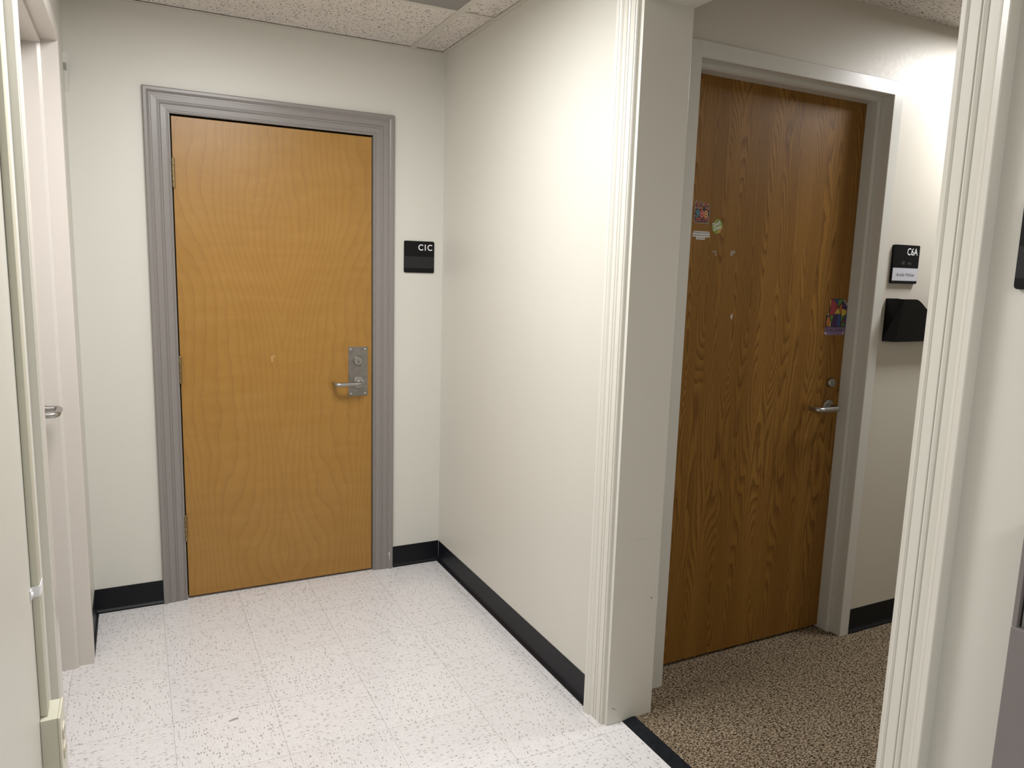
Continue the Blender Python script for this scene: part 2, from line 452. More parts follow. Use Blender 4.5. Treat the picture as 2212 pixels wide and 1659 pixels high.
# ceiling grid: wall angles and T bars
bm = bmesh.new(); tb = .0125
box(bm, XL, 0, -.022, 0, H-.0015, H); box(bm, -.022, 0, -6.2, -.0221, H-.0015, H); box(bm, XL, XL+.022, -6.2, -.0221, H-.0015, H)
box(bm, XL, 0, -.0012, 0, H-.003, H+.003)
ys = [-.553-.61*i for i in range(10) if -.553-.61*i > -6.1]
box(bm, -.161-tb, -.161+tb, -6.2, -.0221, H-.0012, H+.002); box(bm, -1.381-tb, -1.381+tb, -6.2, -.0221, H-.0012, H+.002)
for y in ys:
    for a, b in ((XL+.022, -1.381-tb), (-1.381+tb, -.161-tb), (-.161+tb, -.022)):
        box(bm, a, b, y-tb, y+tb, H-.0008, H+.002)
box(bm, -.771-tb, -.771+tb, -1.163+tb, -.553-tb, H-.0008, H+.002)
struct(obj('trim_1', bm, 'tbar'), 'cream metal ceiling grid')
# dark line where the tile lifts off the wall angle
# return grille
g = empty('ceiling_vent', (-.475, -.88, H)); tag(g, 'square grey perforated vent panel set into the tiled ceiling', 'vent')
vx0, vx1, vy0, vy1 = -.7575, -.1745, -1.1495, -.5665
bm = bmesh.new()
box(bm, vx0, vx0+.004, vy0, vy1, H-.0022, H+.002); box(bm, vx1-.004, vx1, vy0, vy1, H-.0022, H+.002)
box(bm, vx0+.0041, vx1-.0041, vy0, vy0+.004, H-.0022, H+.002); box(bm, vx0+.0041, vx1-.0041, vy1-.004, vy1, H-.0022, H+.002)
obj('vent_frame', bm, 'tbar', g)
obj('perforated_panel', B(vx0+.0041, vx1-.0041, vy0+.0041, vy1-.0041, H-.0008, H+.002), 'perf', g)

# luminaires
def troffer(x0, x1, y0, y1, label):
    t = empty('ceiling_light', ((x0+x1)/2, (y0+y1)/2, H)); tag(t, label, 'ceiling light')
    bm = bmesh.new()
    box(bm, x0, x0+.02, y0, y1, H-.012, H+.002); box(bm, x1-.02, x1, y0, y1, H-.012, H+.002)
    box(bm, x0+.0201, x1-.0201, y0, y0+.02, H-.012, H+.002); box(bm, x0+.0201, x1-.0201, y1-.02, y1, H-.012, H+.002)
    obj('lamp_frame', bm, 'lens', t); obj('diffuser', B(x0+.0201, x1-.0201, y0+.0201, y1-.0201, H-.010, H+.001), 'diffuser', t)
troffer(-1.22, -.62, -1.66, -1.06, 'bright square ceiling light over the middle of the white-tiled corridor')
troffer(-1.07, -.47, -4.50, -3.90, 'added square ceiling light, unseen fill at the near end of the corridor')  # fixture added to go with the fill lamp behind the camera
troffer(1.63, 2.01, -1.98, -1.60, 'ceiling light over the brown carpeted hallway')

# ---------------------------------------------------------------- baseboards
def baseboard(name, fr, a0, a1, z0=0, ends=True):
    bm = bmesh.new()
    prof = [(z0+.102, 0), (z0+.102, .0025), (z0+.020, .003), (z0+.013, .005), (z0+.006, .0105), (z0, .0125), (z0, 0)]
    rows = [[(a0, z, h), (a1, z, h)] for z, h in prof]
    r = sweep(bm, fr, rows)
    bm.faces.new([q[0] for q in r]); bm.faces.new([q[1] for q in r][::-1])
    struct(obj(name, bm, 'black'))
fb = plane_frame('back', 0); fr_ = plane_frame('right', 0); fl_ = plane_frame('left', XL); fh = plane_frame('back', YC+.010)
def base_multi(name, specs, z0=0):
    bm = bmesh.new()
    for fr, a0, a1 in specs:
        prof = [(z0+.102, 0), (z0+.102, .0025), (z0+.020, .003), (z0+.013, .005), (z0+.006, .0105), (z0, .0125), (z0, 0)]
        r = sweep(bm, fr, [[(a0, z, h), (a1, z, h)] for z, h in prof])
        bm.faces.new([q[0] for q in r]); bm.faces.new([q[1] for q in r][::-1])
    return struct(obj(name, bm, 'black'), 'black vinyl cove base')
base_multi('baseboard_back', [(fb, XL, -1.2525), (fb, -.2368, 0)])
base_multi('baseboard_right', [(fr_, -1.417, -.0126), (fr_, -6.2, -2.557)])
base_multi('baseboard_left', [(fl_, LY1+.052, -.0126), (fl_, -6.2, -1.60)])
base_multi('baseboard_hallway', [(fh, 1.269, 3.4)], .004)

# ---------------------------------------------------------------- grey casing round the birch door, jamb behind
prof = [(.0, -.02), (.0, .008), (.001, .011), (.006, .012), (.008, .0085), (.011, .0085), (.013, .0115), (.033, .0125), (.0345, .0105), (.037, .0135),
        (.041, .0145), (.0425, .0115), (.045, .0115), (.047, .0155), (.068, .0165), (.0695, .0135), (.0745, .0135), (.076, .0165), (.080, .0185), (.0815, .0215), (.084, .0235), (.0945, .0235), (.098, .0205), (.099, .0)]
bm = casing_frame(fb, -1.1586, -.3366, 2.0208, [(d*.955, h if h < .002 else .007+(h-.007)*.72) for d, h in prof])
box(bm, D0-.006, D0-.0045, .0, .139, 0, DZ+.0082); box(bm, D1+.0045, D1+.006, .0, .139, 0, DZ+.0082); box(bm, D0-.0044, D1+.0044, .0, .139, DZ+.0072, DZ+.0082)
struct(obj('trim_2', bm, 'greytrim'), 'grey moulded casing around birch door')

# ---------------------------------------------------------------- birch door
door = struct(obj('door_1', B(D0, D1, 0.0, .044, .010, DZ, bev=.0012), 'maple'), 'pale birch veneer door')
struct(obj('gap_shade', B(D0-.0043, D1+.0043, .0445, .13, 0.001, DZ+.0048), 'dark'), 'dark block coloured as the shade of the gap behind birch door')  # solid near-black block, puts the shade of the door gap into colour
def hinge(x, z0, z1, parent):
    bm = bmesh.new(); y = -.008; k = 5; L = (z1-z0)/k
    for i in range(k): cyl(bm, (x, y, z0+L*i+.0006), (x, y, z0+L*(i+1)-.0006), .0062, n=20)
    cyl(bm, (x, y, z0-.004), (x, y, z1+.004), .0036, n=16)
    lathe(bm, (x, y, z1), (0, 0, 1), [(.0058, 0), (.006, .003), (.004, .006), (.001, .007)], 16)
    box(bm, x-.0035, x+.0035, y, .012, z0+.001, z1-.001)
    return obj('hinge', bm, 'brass', parent, smooth=True)
hinge(-1.1515, 1.740, 1.847, door); hinge(-1.1535, .949, 1.055, door); hinge(-1.1555, .266, 1.0e-9+.372, door)

pl = obj('lock_plate', B(-.4515, -.3620, -.0022, -.0001, .857, 1.0845, bev=.0006), 'plate', door)
for x, z in ((-.440, 1.0735), (-.3735, 1.0735), (-.440, .869), (-.3735, .869)):
    bm = bmesh.new(); lathe(bm, (x, -.0022, z), (0, -1, 0), [(.0034, 0), (.0032, .0008), (.002, .0015), (.0005, .0017)], 14)
    obj('screw', bm, 'screw', pl, smooth=True)
def lock_cylinder(x, y, z, parent):
    bm = bmesh.new()
    lathe(bm, (x, y, z), (0, -1, 0), [(.0212, 0), (.0212, .004), (.0197, .0085), (.0182, .0100), (.0165, .0100), (.0162, .0092), (.0150, .0092)], 40)
    o = obj('lock_cylinder', bm, 'steel', parent, smooth=True)
    bm = bmesh.new()
    lathe(bm, (x, y-.0090, z+.0015), (0, -1, 0), [(.0064, 0), (.0062, .0022), (.0005, .0024)], 24)
    lathe(bm, (x, y-.0090, z-.0048), (0, -1, 0), [(.0054, 0), (.0052, .0022), (.0005, .0024)], 24)
    obj('key_core', bm, 'plate', o, smooth=True)
    obj('keyhole', B(x-.0009, x+.0009, y-.0122, y-.0113, z-.0092, z-.0032), 'dark', o)
    return o
lock_cylinder(-.4078, -.0022, 1.0205, door)
def lever(c, y, reach, grip, drop, parent, ax='x', sgn=-1, r=.0098, label=True):
    """rose + U lever. c = along-wall coordinate of the rose, grip runs sgn along ax"""
    o = None
    if ax == 'x':
        f = lambda a, d, z: (c+sgn*a, y-d, z)
        n = (0, -1, 0)
    else:
        f = lambda a, d, z: (y+d, c+sgn*a, z)
        n = (1, 0, 0)
    z = drop
    bm = bmesh.new()
    tube(bm, [f(0, .001, z), f(0, reach, z), f(grip, reach, z), f(grip, reach*.28, z)], r, 24, fillet=.022, seg=10)
    lv = obj('lever_handle', bm, 'steel', parent, smooth=True)
    bm = bmesh.new()
    lathe(bm, f(0, 0, z), n, [(.0272, 0), (.0272, .0045), (.0257, .0068), (.0220, .0076), (.0120, .0076), (.0118, .016), (.0105, .0165)], 44)
    obj('rose', bm, 'steel', lv, smooth=True)
    return lv
lever(-.4052, -.0022, .060, .118, .9215, door)

# strike and small dark latch mark in the casing
obj('latch', B(D1+.0006, D1+.0040, .006, .036, .905, .955), 'dark', door)
# paint chip on the casing foot
bm = bmesh.new(); poly(bm, fb, [(-.262, .083), (-.2585, .085), (-.2575, .066), (-.2560, .060), (-.2565, .046), (-.2600, .046), (-.2592, .062), (-.2612, .070)], .0178)
o_ = obj('paint_chip', bm, 'white', bpy.data.objects['trim_2'])

# ---------------------------------------------------------------- room signs
def braille(fr, a, z, s, h, bm, seed):
    rr = random.Random(seed)
    for i in range(4):
        for dx in (0, 1):
            for dz in (0, 1, 2):
                if rr.random() < .5:
                    c = fr(a+(i*2.9+dx*1.0)*s, z-dz*s, h); n = fr(a+(i*2.9+dx)*s, z-dz*s, h+1)-c
                    lathe(bm, c, n, [(.0009, 0), (.0007, .0005), (.0002, .0007)], 10)
def sign(fr, a0, a1, z0, z1, flip, label, band, bandmat, text=None, base=(0, 0, 0), tw=None, name_text=None, t=.0065):
    """flip: +1 when a grows to the right as seen, -1 otherwise"""
    root = empty('room_sign', base); tag(root, label, 'sign')
    bm = bmesh.new(); poly(bm, fr, rrect(a0, a1, z0, z1, .0065), t, 0, t-.0003); obj('plaque', bm, 'signblack', root)
    W_, Hh = a1-a0, z1-z0
    bz1, bz0 = z1-band[0]*Hh, z1-band[1]*Hh
    bm = bmesh.new(); poly(bm, fr, [(a0+.0012, bz0), (a1-.0012, bz0), (a1-.0012, bz1), (a0+.0012, bz1)], t+.0007, 0, .0006); ins = obj('insert_strip', bm, bandmat, root)
    if text:
        bm = text_bm(fr, text[0], a0+text[1]*W_, z1-text[3]*Hh, (text[3]-text[2])*Hh, t+.0009, width=(text[4]-text[1])*W_, bold=.012); obj('room_number', bm, 'white', root)
        bm = bmesh.new(); braille(fr, a0+text[5]*W_, z1-text[6]*Hh, .0023, t, bm, 5); obj('braille', bm, 'signblack', root, smooth=True)
    if name_text:
        bm = text_bm(fr, name_text, a0+.14*W_, bz0+(bz1-bz0)*.36, .0125, t+.0011, width=.72*W_, shear=.32, bold=-.004); obj('name_lettering', bm, 'ink', ins)
    return root
sign(fb, -.1915, -.0450, 1.4265, 1.5715, 1, 'black room sign reading C1C with dark grey strip, beside the grey-framed birch door', (.487, .855), 'signgrey',
     ('C1C', .465, .10, .288, .93, .74, .345), (-.118, 0, 1.4265))
s2 = sign(fh, 1.3035, 1.4535, 1.4440, 1.5925, 1, 'black room sign reading C6A with white name strip, beside the oak door above file pocket', (.595, .925), 'paper',
     ('C6A', .50, .075, .255, .915, .73, .335), (1.378, YC+.01, 1.444), name_text='Arielle McKee', t=.011)
bm = bmesh.new(); rr = random.Random(3)
for k in range(26):
    blk = k % 2; a = 1.3035+.150*(.30+.25*blk+rr.random()*.14); z = 1.5925-.1485*(.415+rr.random()*.075); s = .0015+rr.random()*.003
    poly(bm, fh, [(a, z), (a+s, z+s*.2), (a+s*.8, z-s), (a+s*.1, z-s*.8)], .0114+k*.00001)
obj('adhesive_residue', bm, 'residue', s2)
# sign on the near right wall (only its edge is in view): mirrored axis, nearer = right
sign(fr_, -2.752, -2.604, 1.446, 1.591, -1, 'black room sign with grey strip cut by the right picture edge above the cabinet', (.515, .875), 'signgrey', None, (0, -2.678, 1.446))

# ---------------------------------------------------------------- file pocket
fp = empty('file_pocket', (1.463, YC+.01, 1.222)); tag(fp, 'black plastic wall file pocket with dipped front under the C6A sign', 'file holder')
X0, X1, ZB, ZT = 1.298, 1.628, 1.222, 1.386
yw = YC+.0095
def top_z(u):                                       # front edge dips away from the near corner
    f = lambda t: (lambda q: q*q*(3-2*q))(min(1, max(0, t)))
    return ZT-.046*f((u-.20)/.36)*(1-f((u-.84)/.14))
bm = bmesh.new(); N = 40
rows_f = []; rows_b = []
for i in range(N+1):
    u = i/N; zt = top_z(u)
    col_o = []; col_i = []
    for j in range(9):
        v = j/8; z = ZB+(zt-ZB)*v
        g = (z-ZB)/(ZT-ZB); dep = .042+.036*g
        edge = min(u, 1-u); ins = .026*(1-g)*max(0, 1-edge*14)
        xx = X0+(X1-X0)*u; xx += (.018*(1-g))*(1-2*u)
        col_o.append((xx, yw-dep, z))
    rows_f.append(col_o)
def skin(rows, off):
    vs = [[bm.verts.new((x, y+off, z)) for x, y, z in c] for c in rows]
    for i in range(len(vs)-1):
        for j in range(len(vs[0])-1): bm.faces.new((vs[i][j], vs[i+1][j], vs[i+1][j+1], vs[i][j+1]))
    return vs
A = skin(rows_f, 0); Bk = skin(rows_f, .0025)
for i in range(N): bm.faces.new((A[i][-1], A[i+1][-1], Bk[i+1][-1], Bk[i][-1]))
obj('front_panel', bm, 'pocket', fp, smooth=True)
bm = bmesh.new()
for s, x in ((0, X0), (1, X1)):
    bm = bmesh.new(); t = .0025 if s == 0 else -.0025; cb = .018*(1-2*s)
    q = [(x+cb*0, yw, ZB), (x+cb, yw-.042, ZB), (x, yw-.078, ZT), (x, yw, ZT)]
    a = [bm.verts.new(p) for p in q]; b = [bm.verts.new((p[0]+t, p[1], p[2])) for p in q]
    bm.faces.new(a); bm.faces.new(b[::-1])
    for i in range(4): bm.faces.new((a[i], a[(i+1) % 4], b[(i+1) % 4], b[i]))
    obj('side_panel', bm, 'pocket', fp)
bm = bmesh.new()
va = [[bm.verts.new((X0+(X1-X0)*i/N, yw-dy, z)) for dy in (0, .003) for z in (ZB, top_z(i/N))] for i in range(N+1)]
for i in range(N):
    p_, q_ = va[i], va[i+1]
    for k in ((0, 1), (1, 3), (3, 2), (2, 0)): bm.faces.new((p_[k[0]], p_[k[1]], q_[k[1]], q_[k[0]]))
q = [(X0, yw), (X0+.018, yw-.042), (X1-.018, yw-.042), (X1, yw)]
a = [bm.verts.new((x, y, ZB-.003)) for x, y in q]; b = [bm.verts.new((x, y, ZB)) for x, y in q]
bm.faces.new(a); bm.faces.new(b)
for i in range(4): bm.faces.new((a[i], a[(i+1) % 4], b[(i+1) % 4], b[i]))
obj('back_panel', bm, 'pocket', fp)

# ---------------------------------------------------------------- cased opening in the right wall
bm = bmesh.new()
box(bm, -.004, .173, OPY1, OPY1+.0155, .0005, OPZ+.015, bev=.0012)
box(bm, -.004, .173, OPY0-.0155, OPY0, .0005, OPZ+.015, bev=.0012)
box(bm, -.004, .173, OPY0+.0002, OPY1-.0002, OPZ, OPZ+.0155)
struct(obj('trim_3', bm, 'trim'), 'flat cream jamb lining of opening')
bm = casing_frame(fr_, OPY0-.0135, OPY1+.0135, OPZ+.0135, [(d*1.0, h) for d, h in COL_PROF])
struct(obj('trim_4', bm, 'trim'), 'cream moulded casing around opening')
# reducer strip between tile and carpet
bm = bmesh.new()
prof = [(.058, .0), (.059, .0018), (.082, .0062), (.098, .0078), (.108, .0070), (.110, .0030), (.110, 0)]
rows = [[bm.verts.new((x, OPY0+.0005, z)) for x, z in prof], [bm.verts.new((x, OPY1-.0005, z)) for x, z in prof]]
for i in range(len(prof)-1): bm.faces.new((rows[0][i], rows[0][i+1], rows[1][i+1], rows[1][i]))
bm.faces.new(rows[0]); bm.faces.new(rows[1][::-1])
o = obj('transition_strip', bm, 'rubber', loc=(.084, -1.98, 0), smooth=True); tag(o, 'black rubber reducer strip on the floor between white tiles and brown carpet', 'floor strip')

# ---------------------------------------------------------------- hallway frame and oak door
fy = plane_frame('back', YC)
bm = casing_frame(fy, HX0, HX1, HZ, HM_PROF, z0=.004)
struct(obj('trim_5', bm, 'hallframe'), 'cream steel frame around oak door')
door2 = struct(obj('door_2', B(HX0+.003, HX1-.003, YD2, YD2+.044, .014, HZ-.003, bev=.001), 'oak'), 'dark orange oak veneer door')
# anchor holes at the foot of the frame
for x in (HX0-.030, HX1+.030):
    bm = bmesh.new(); lathe(bm, (x, YC-.0001, .055), (0, -1, 0), [(.0055, 0), (.0052, .0007), (.0042, .0004), (.0005, .0004)], 20); obj('screw_cap', bm, 'hallframe', bpy.data.objects['trim_5'], smooth=True)
bm = bmesh.new()
lathe(bm, (1.143, YD2, 1.0475), (0, -1, 0), [(.0185, 0), (.0185, .009), (.0160, .0125), (.0140, .0125), (.0138, .0115)], 40)
lc = obj('lock_cylinder', bm, 'steel', door2, smooth=True)
obj('keyhole', B(1.1422, 1.1438, YD2-.0121, YD2-.0117, 1.039, 1.046), 'dark', lc)
lever(1.1400, YD2, .062, .115, .9530, door2, r=.0098)

# ---------------------------------------------------------------- stickers on the oak door
fd = plane_frame('back', YD2)
def cmat(name, c): MAT[name] = plain('print_'+name, c, .45, var=.03); return name
for nme, c in dict(p_red=(.30, .03, .045), p_blue=(.03, .06, .20), p_green=(.09, .20, .035), p_yellow=(.52, .40, .05), p_orange=(.42, .12, .025), p_purple=(.045, .012, .085), p_lilac=(.20, .13, .25),
                   p_ink=(.01, .008, .014), s_coral=(.62, .13, .09), s_teal=(.07, .20, .27), s_orange=(.62, .27, .07), s_black=(.008, .008, .010), s_white=(.62, .59, .56), s_pink=(.60, .38, .36),
                   g_green=(.22, .30, .035), g_dark=(.05, .09, .03), g_brown=(.20, .10, .035), oldtape=(.30, .23, .18), tape=(.50, .45, .44)).items(): cmat(nme, c)
# black 988 sticker
st = empty('sticker', (.4365, YD2, 1.666)); tag(st, 'black rectangular sticker with orange and teal lettering and big 988 on the oak door', 'sticker')
a0, a1, z0, z1 = .404, .4675, 1.6315, 1.7010
def jag(a0, a1, z0, z1, g):
    out = rrect(a0-g, a1-.003+g, z0-g, z1+g, .005, 3)
    # uneven right edge
    body = [(a1-.004+g, z1-.004), (a1-.001+g, z1-.010), (a1-.005+g, z1-.020), (a1-.001+g, z1-.026), (a1+.001+g, z1-.033), (a1-.001+g, z1-.040), (a1-.001+g, z1-.046), (a1-.006+g, z1-.051), (a1-.004+g, z1-.058), (a1-.002+g, z1-.064)]
    tl = [(a0-g, z1-.005+g), (a0-g+.004, z1+g)]
    return [(a0-g+.005, z0-g), (a0-g, z0-g+.004), (a0-g-.001, z1-.045), (a0-g+.001, z1-.028)]+tl+body+[(a1-.006+g, z0-g)]
bm = bmesh.new(); poly(bm, fd, jag(a0, a1, z0, z1, .0012), .0007, 0, .0005); bk = obj('sticker_border', bm, 's_white', st)
bm = bmesh.new(); poly(bm, fd, jag(a0, a1, z0, z1, 0), .0010, 0); obj('sticker_face', bm, 's_black', st)
bm = bmesh.new(); pal = {'r': 0, 't': 1, 'o': 2, 'w': 3}
def letters(bm, s, cols, a, z, size, wch, h=.0013):
    i = 0
    for ch, c in zip(s, cols):
        if ch != ' ': text_bm(fd, ch, a, z, size, h, width=wch*.92, bold=.03, mi=pal[c], bm=bm)
        a += wch
letters(bm, 'TOMORROW', 'rortorro', a0+.0022, z1-.0135, .0098, .0071)
letters(bm, 'NEEDS YOU', 'rtoro tro', a0+.0022, z1-.0245, .0085, .0063)
letters(bm, '988', 'tro', a0+.0040, z1-.0515, .0235, .0180, .0012)
letters(bm, 'SUICIDE & CRISIS', 'r'*16, a0+.0030, z1-.0582, .0038, .0034)
letters(bm, 'LIFELINE CALL/TEXT', 'r'*18, a0+.0018, z1-.0648, .0036, .0032)
for ax, az in ((a0+.004, z1-.048), (a0+.037, z1-.037), (a0+.054, z1-.037), (a0+.053, z1-.046)): poly(bm, fd, [(ax+.002*math.cos(t*.7), az+.0026*math.sin(t*.7)) for t in range(9)], .00135, 3)
obj('sticker_print', bm, mats=['s_coral', 's_teal', 's_orange', 's_pink'], parent=st)
# round green sticker
st = empty('sticker', (.5065, YD2, 1.6225)); tag(st, 'round lime green sticker with white script Touch Grass on the oak door', 'sticker')
cx, cz, R = .5065, 1.6225, .0248
circ = lambda k, n=40: [(cx+R*k*math.cos(2*math.pi*i/n), cz+R*k*math.sin(2*math.pi*i/n)) for i in range(n)]
bm = bmesh.new(); poly(bm, fd, circ(1), .0007, 0, .0005); obj('sticker_face', bm, 'g_green', st)
bm = bmesh.new()
def arc(c, r0, r1, t0, t1, mi, h=.0009, n=10):
    p = [(c[0]+r0*math.cos(t0+(t1-t0)*i/n), c[1]+r0*math.sin(t0+(t1-t0)*i/n)) for i in range(n+1)]
    p += [(c[0]+r1*math.cos(t1+(t0-t1)*i/n), c[1]+r1*math.sin(t1+(t0-t1)*i/n)) for i in range(n+1)]
    poly(bm, fd, p, h, mi)
arc((cx, cz), R*.99, R*.72, -1.2, -.15, 0); arc((cx, cz), R*.985, R*.86, -.75, -.35, 2, .0010); arc((cx, cz), R*.99, R*.78, 2.0, 3.0, 3)
for dx, dz in ((-.010, .013), (0, .018), (-.004, -.018), (.012, .014)): poly(bm, fd, [(cx+dx+.0022*math.cos(t*.7), cz+dz+.0022*math.sin(t*.7)) for t in range(9)], .0010, 1 if dx < -.008 else 2)
obj('sticker_art', bm, mats=['s_orange', 'p_yellow', 'g_dark', 'g_brown'], parent=st)
bm = text_bm(fd, 'Touch', cx-.0195, cz-.0035, .0125, .0013, width=.036, shear=.25, rot=.38, bold=.035)
text_bm(fd, 'Grass', cx-.0145, cz-.0165, .0125, .0013, width=.036, shear=.25, rot=.38, bold=.035, bm=bm)
obj('script_lettering', bm, 's_white', st)
# white sentence sticker
st = empty('sticker', (.4385, YD2, 1.588)); tag(st, 'small white stepped sticker with three lines of thin grey capitals on the oak door', 'sticker')
pts = [(.4005, 1.5835), (.4160, 1.5835), (.4160, 1.5765), (.4185, 1.5745), (.4540, 1.5745), (.4565, 1.5770), (.4565, 1.5830), (.4740, 1.5830), (.4765, 1.5855), (.4755, 1.5920), (.4735, 1.6005), (.4700, 1.6030), (.4070, 1.6030), (.4030, 1.6005), (.3990, 1.5870)]
bm = bmesh.new(); poly(bm, fd, pts, .0007, 0, .0005); obj('sticker_face', bm, 's_white', st)
bm = text_bm(fd, 'IF STANDING UP FOR YOURSELF', .4050, 1.5955, .0050, .0009, width=.066)
text_bm(fd, 'BURNS BRIDGES, I HAVE MATCHES', .4025, 1.5865, .0050, .0009, width=.071, bm=bm)
text_bm(fd, 'WE RIDE AT DAWN', .4190, 1.5775, .0050, .0009, width=.036, bm=bm)
obj('sentence_lettering', bm, 'ink', st)
# SAFE ZONE poster sticker
st = empty('poster_sticker', (1.138, YD2, 1.237)); tag(st, 'torn stained-glass patterned sticker reading SAFE ZONE above the lock on the oak door', 'sticker')
P0, P1, Q0, Q1 = 1.084, 1.190, 1.237, 1.378          # a range, z range
def uv(u, v): return (P0+(P1-P0)*u, Q1-(Q1-Q0)*v)
out = [(.17, 0), (.92, 0), (.97, .04), (.99, .10), (1.05, .14), (1.09, .22), (1.08, .75), (1.06, 1.0), (.03, 1.0), (.0, .95), (.03, .46), (.05, .43), (.15, .36), (.17, .22), (.13, .10)]
bm = bmesh.new(); poly(bm, fd, [uv(*p) for p in out], .0008, 0, .0006); obj('backing_sheet', bm, 'p_ink', st)
bm = bmesh.new()
cells = [(0, [(.19, .02), (.30, .03), (.42, .08), (.52, .15), (.60, .215), (.53, .29), (.45, .40), (.40, .455), (.17, .455), (.19, .30), (.20, .12)]),
         (3, [(.145, .02), (.185, .02), (.19, .12), (.18, .22), (.15, .14)]),
         (1, [(.31, .02), (.60, .02), (.57, .10), (.55, .15), (.44, .075)]),
         (2, [(.62, .02), (.88, .02), (.84, .06), (.74, .11), (.64, .19), (.60, .195), (.57, .16), (.59, .08)]),
         (4, [(.80, .13), (.80, .41), (.74, .41), (.70, .32), (.64, .235), (.72, .17)]),
         (3, [(.62, .25), (.68, .33), (.72, .415), (.43, .415), (.50, .32)]),
         (5, [(.82, .10), (.93, .09), (1.0, .13), (1.03, .22), (.98, .26), (.92, .275), (.82, .275)]),
         (3, [(.81, .285), (.94, .285), (1.03, .32), (1.06, .38), (1.02, .44), (.95, .465), (.80, .465)]),
         (0, [(.98, .275), (1.06, .25), (1.07, .36), (1.04, .31)]),
         (3, [(.05, .44), (.14, .37), (.13, .45)]),
         (1, [(.05, .46), (.13, .465), (.08, .50), (.05, .51)]),
         (2, [(.17, .465), (.39, .465), (.32, .65), (.28, .59), (.23, .52)]),
         (4, [(.11, .49), (.15, .485), (.20, .53), (.24, .60), (.23, .68), (.18, .755), (.10, .765), (.06, .72), (.05, .62), (.07, .53)]),
         (3, [(.25, .60), (.28, .64), (.28, .765), (.20, .765), (.24, .69)]),
         (5, [(.42, .425), (.585, .425), (.575, .765), (.30, .765), (.34, .65)]),
         (1, [(.60, .425), (.755, .425), (.79, .52), (.80, .765), (.59, .765)]),
         (2, [(.80, .475), (1.0, .475), (.92, .53), (.86, .60), (.84, .66), (.82, .60)]),
         (1, [(1.02, .475), (1.06, .475), (1.06, .765), (1.03, .765), (1.0, .56), (.98, .52)]),
         (0, [(.98, .54), (1.01, .64), (.90, .645), (.93, .57)]),
         (0, [(.90, .58), (.88, .65), (.84, .73), (.84, .68)]),
         (2, [(.89, .655), (1.01, .655), (1.02, .765), (.83, .765), (.86, .70)])]
for mi, c in cells: poly(bm, fd, [uv(*p) for p in c], .0011, mi)
obj('coloured_pattern', bm, mats=['p_red', 'p_blue', 'p_green', 'p_yellow', 'p_orange', 'p_purple'], parent=st)
bm = bmesh.new(); poly(bm, fd, [uv(*p) for p in [(.015, .785), (1.07, .785), (1.06, 1.0), (.03, 1.0), (.005, .95)]], .0010); cap = obj('caption_band', bm, 'p_lilac', st)
bm = text_bm(fd, 'S', *uv(.06, .905), .0150, .0013, width=.0105); text_bm(fd, 'AFE', *uv(.175, .905), .0108, .0013, width=.0285, bm=bm)
text_bm(fd, 'Z', *uv(.50, .905), .0150, .0013, width=.0105, bm=bm); text_bm(fd, 'ONE', *uv(.615, .905), .0108, .0013, width=.0330, bm=bm)
obj('caption_lettering', bm, 'p_ink', cap)
for c in ([(.88, .0), (.93, .03), (.95, .08), (1.0, .11), (.97, .125), (.91, .10), (.88, .05)], [(1.03, .10), (1.09, .10), (1.07, .13), (1.05, .19), (1.02, .20), (1.0, .17), (1.01, .13)],
          [(-.03, .95), (.02, .91), (.08, .93), (.12, .99), (.10, 1.0), (.05, .955), (-.02, .97)], [(.90, .99), (.95, .93), (1.02, .92), (1.0, .96), (.94, 1.0)]): bm = bmesh.new(); poly(bm, fd, [uv(*p) for p in c], .0014); obj('torn_paper', bm, 'tape', st)
# tape remnants
rem = [([(.489, 1.5385), (.512, 1.5400), (.512, 1.5375), (.500, 1.5370), (.511, 1.5330), (.512, 1.5230), (.503, 1.5225), (.508, 1.5300), (.495, 1.5350)], 'left scrap of old tape, faint and hook-shaped, on the oak door below the stickers'),
       ([(.575, 1.5400), (.582, 1.5420), (.595, 1.5430), (.598, 1.5360), (.594, 1.5300), (.588, 1.5350), (.585, 1.5240), (.577, 1.5230), (.574, 1.5320)], 'right scrap of old tape, blotchy, on the oak door below the stickers'),
       ([(.596, 1.3110), (.604, 1.3215), (.6065, 1.3180), (.6055, 1.3060), (.6035, 1.2985), (.599, 1.3035)], 'white torn paper scrap, lowest mark on the upper half of the oak door')]
for pts, lab in rem:
    bm = bmesh.new(); ca = sum(p[0] for p in pts)/len(pts); c_z = sum(p[1] for p in pts)/len(pts)
    poly(bm, fd, pts, .0006, 0, .0004); tag(obj('tape_scrap', bm, 'tape' if 'lowest' in lab else 'oldtape', loc=(ca, YD2, c_z)), lab, 'tape scrap')

# ---------------------------------------------------------------- left doorway: steel frame, door, lever
fl2 = plane_frame('left', XL+.012)
bm = casing_frame(fl2, LY0, LY1, LZ, HM_PROF)
struct(obj('trim_6', bm, 'frame'), 'cream steel frame of left doorway')
struct(obj('door_3', B(XL+.012-.103-.044, XL+.012-.103, LY0+.003, LY1-.003, .008, LZ-.003, bev=.001), 'frame'), 'cream painted door, mostly hidden')
d3 = bpy.data.objects['door_3']
lever(-.512, XL+.012-.103, .052, .118, .9560, d3, ax='y', sgn=-1)
# moulded casing strip on the near side of the left doorway
bm = bmesh.new()
prof = [(.052, 0), (.052, .012), (.058, .0125), (.060, .0095), (.064, .0095), (.066, .0125), (.084, .0125), (.086, .0155), (.090, .0155), (.092, .013), (.110, .0145), (.114, .0145), (.115, 0)]
sweep(bm, plane_frame('left', XL), [[(LY0-d, 0, h), (LY0-d, 2.19, h)] for d, h in prof])
struct(obj('trim_7', bm, 'trim'), 'cream casing strip beside left doorway')
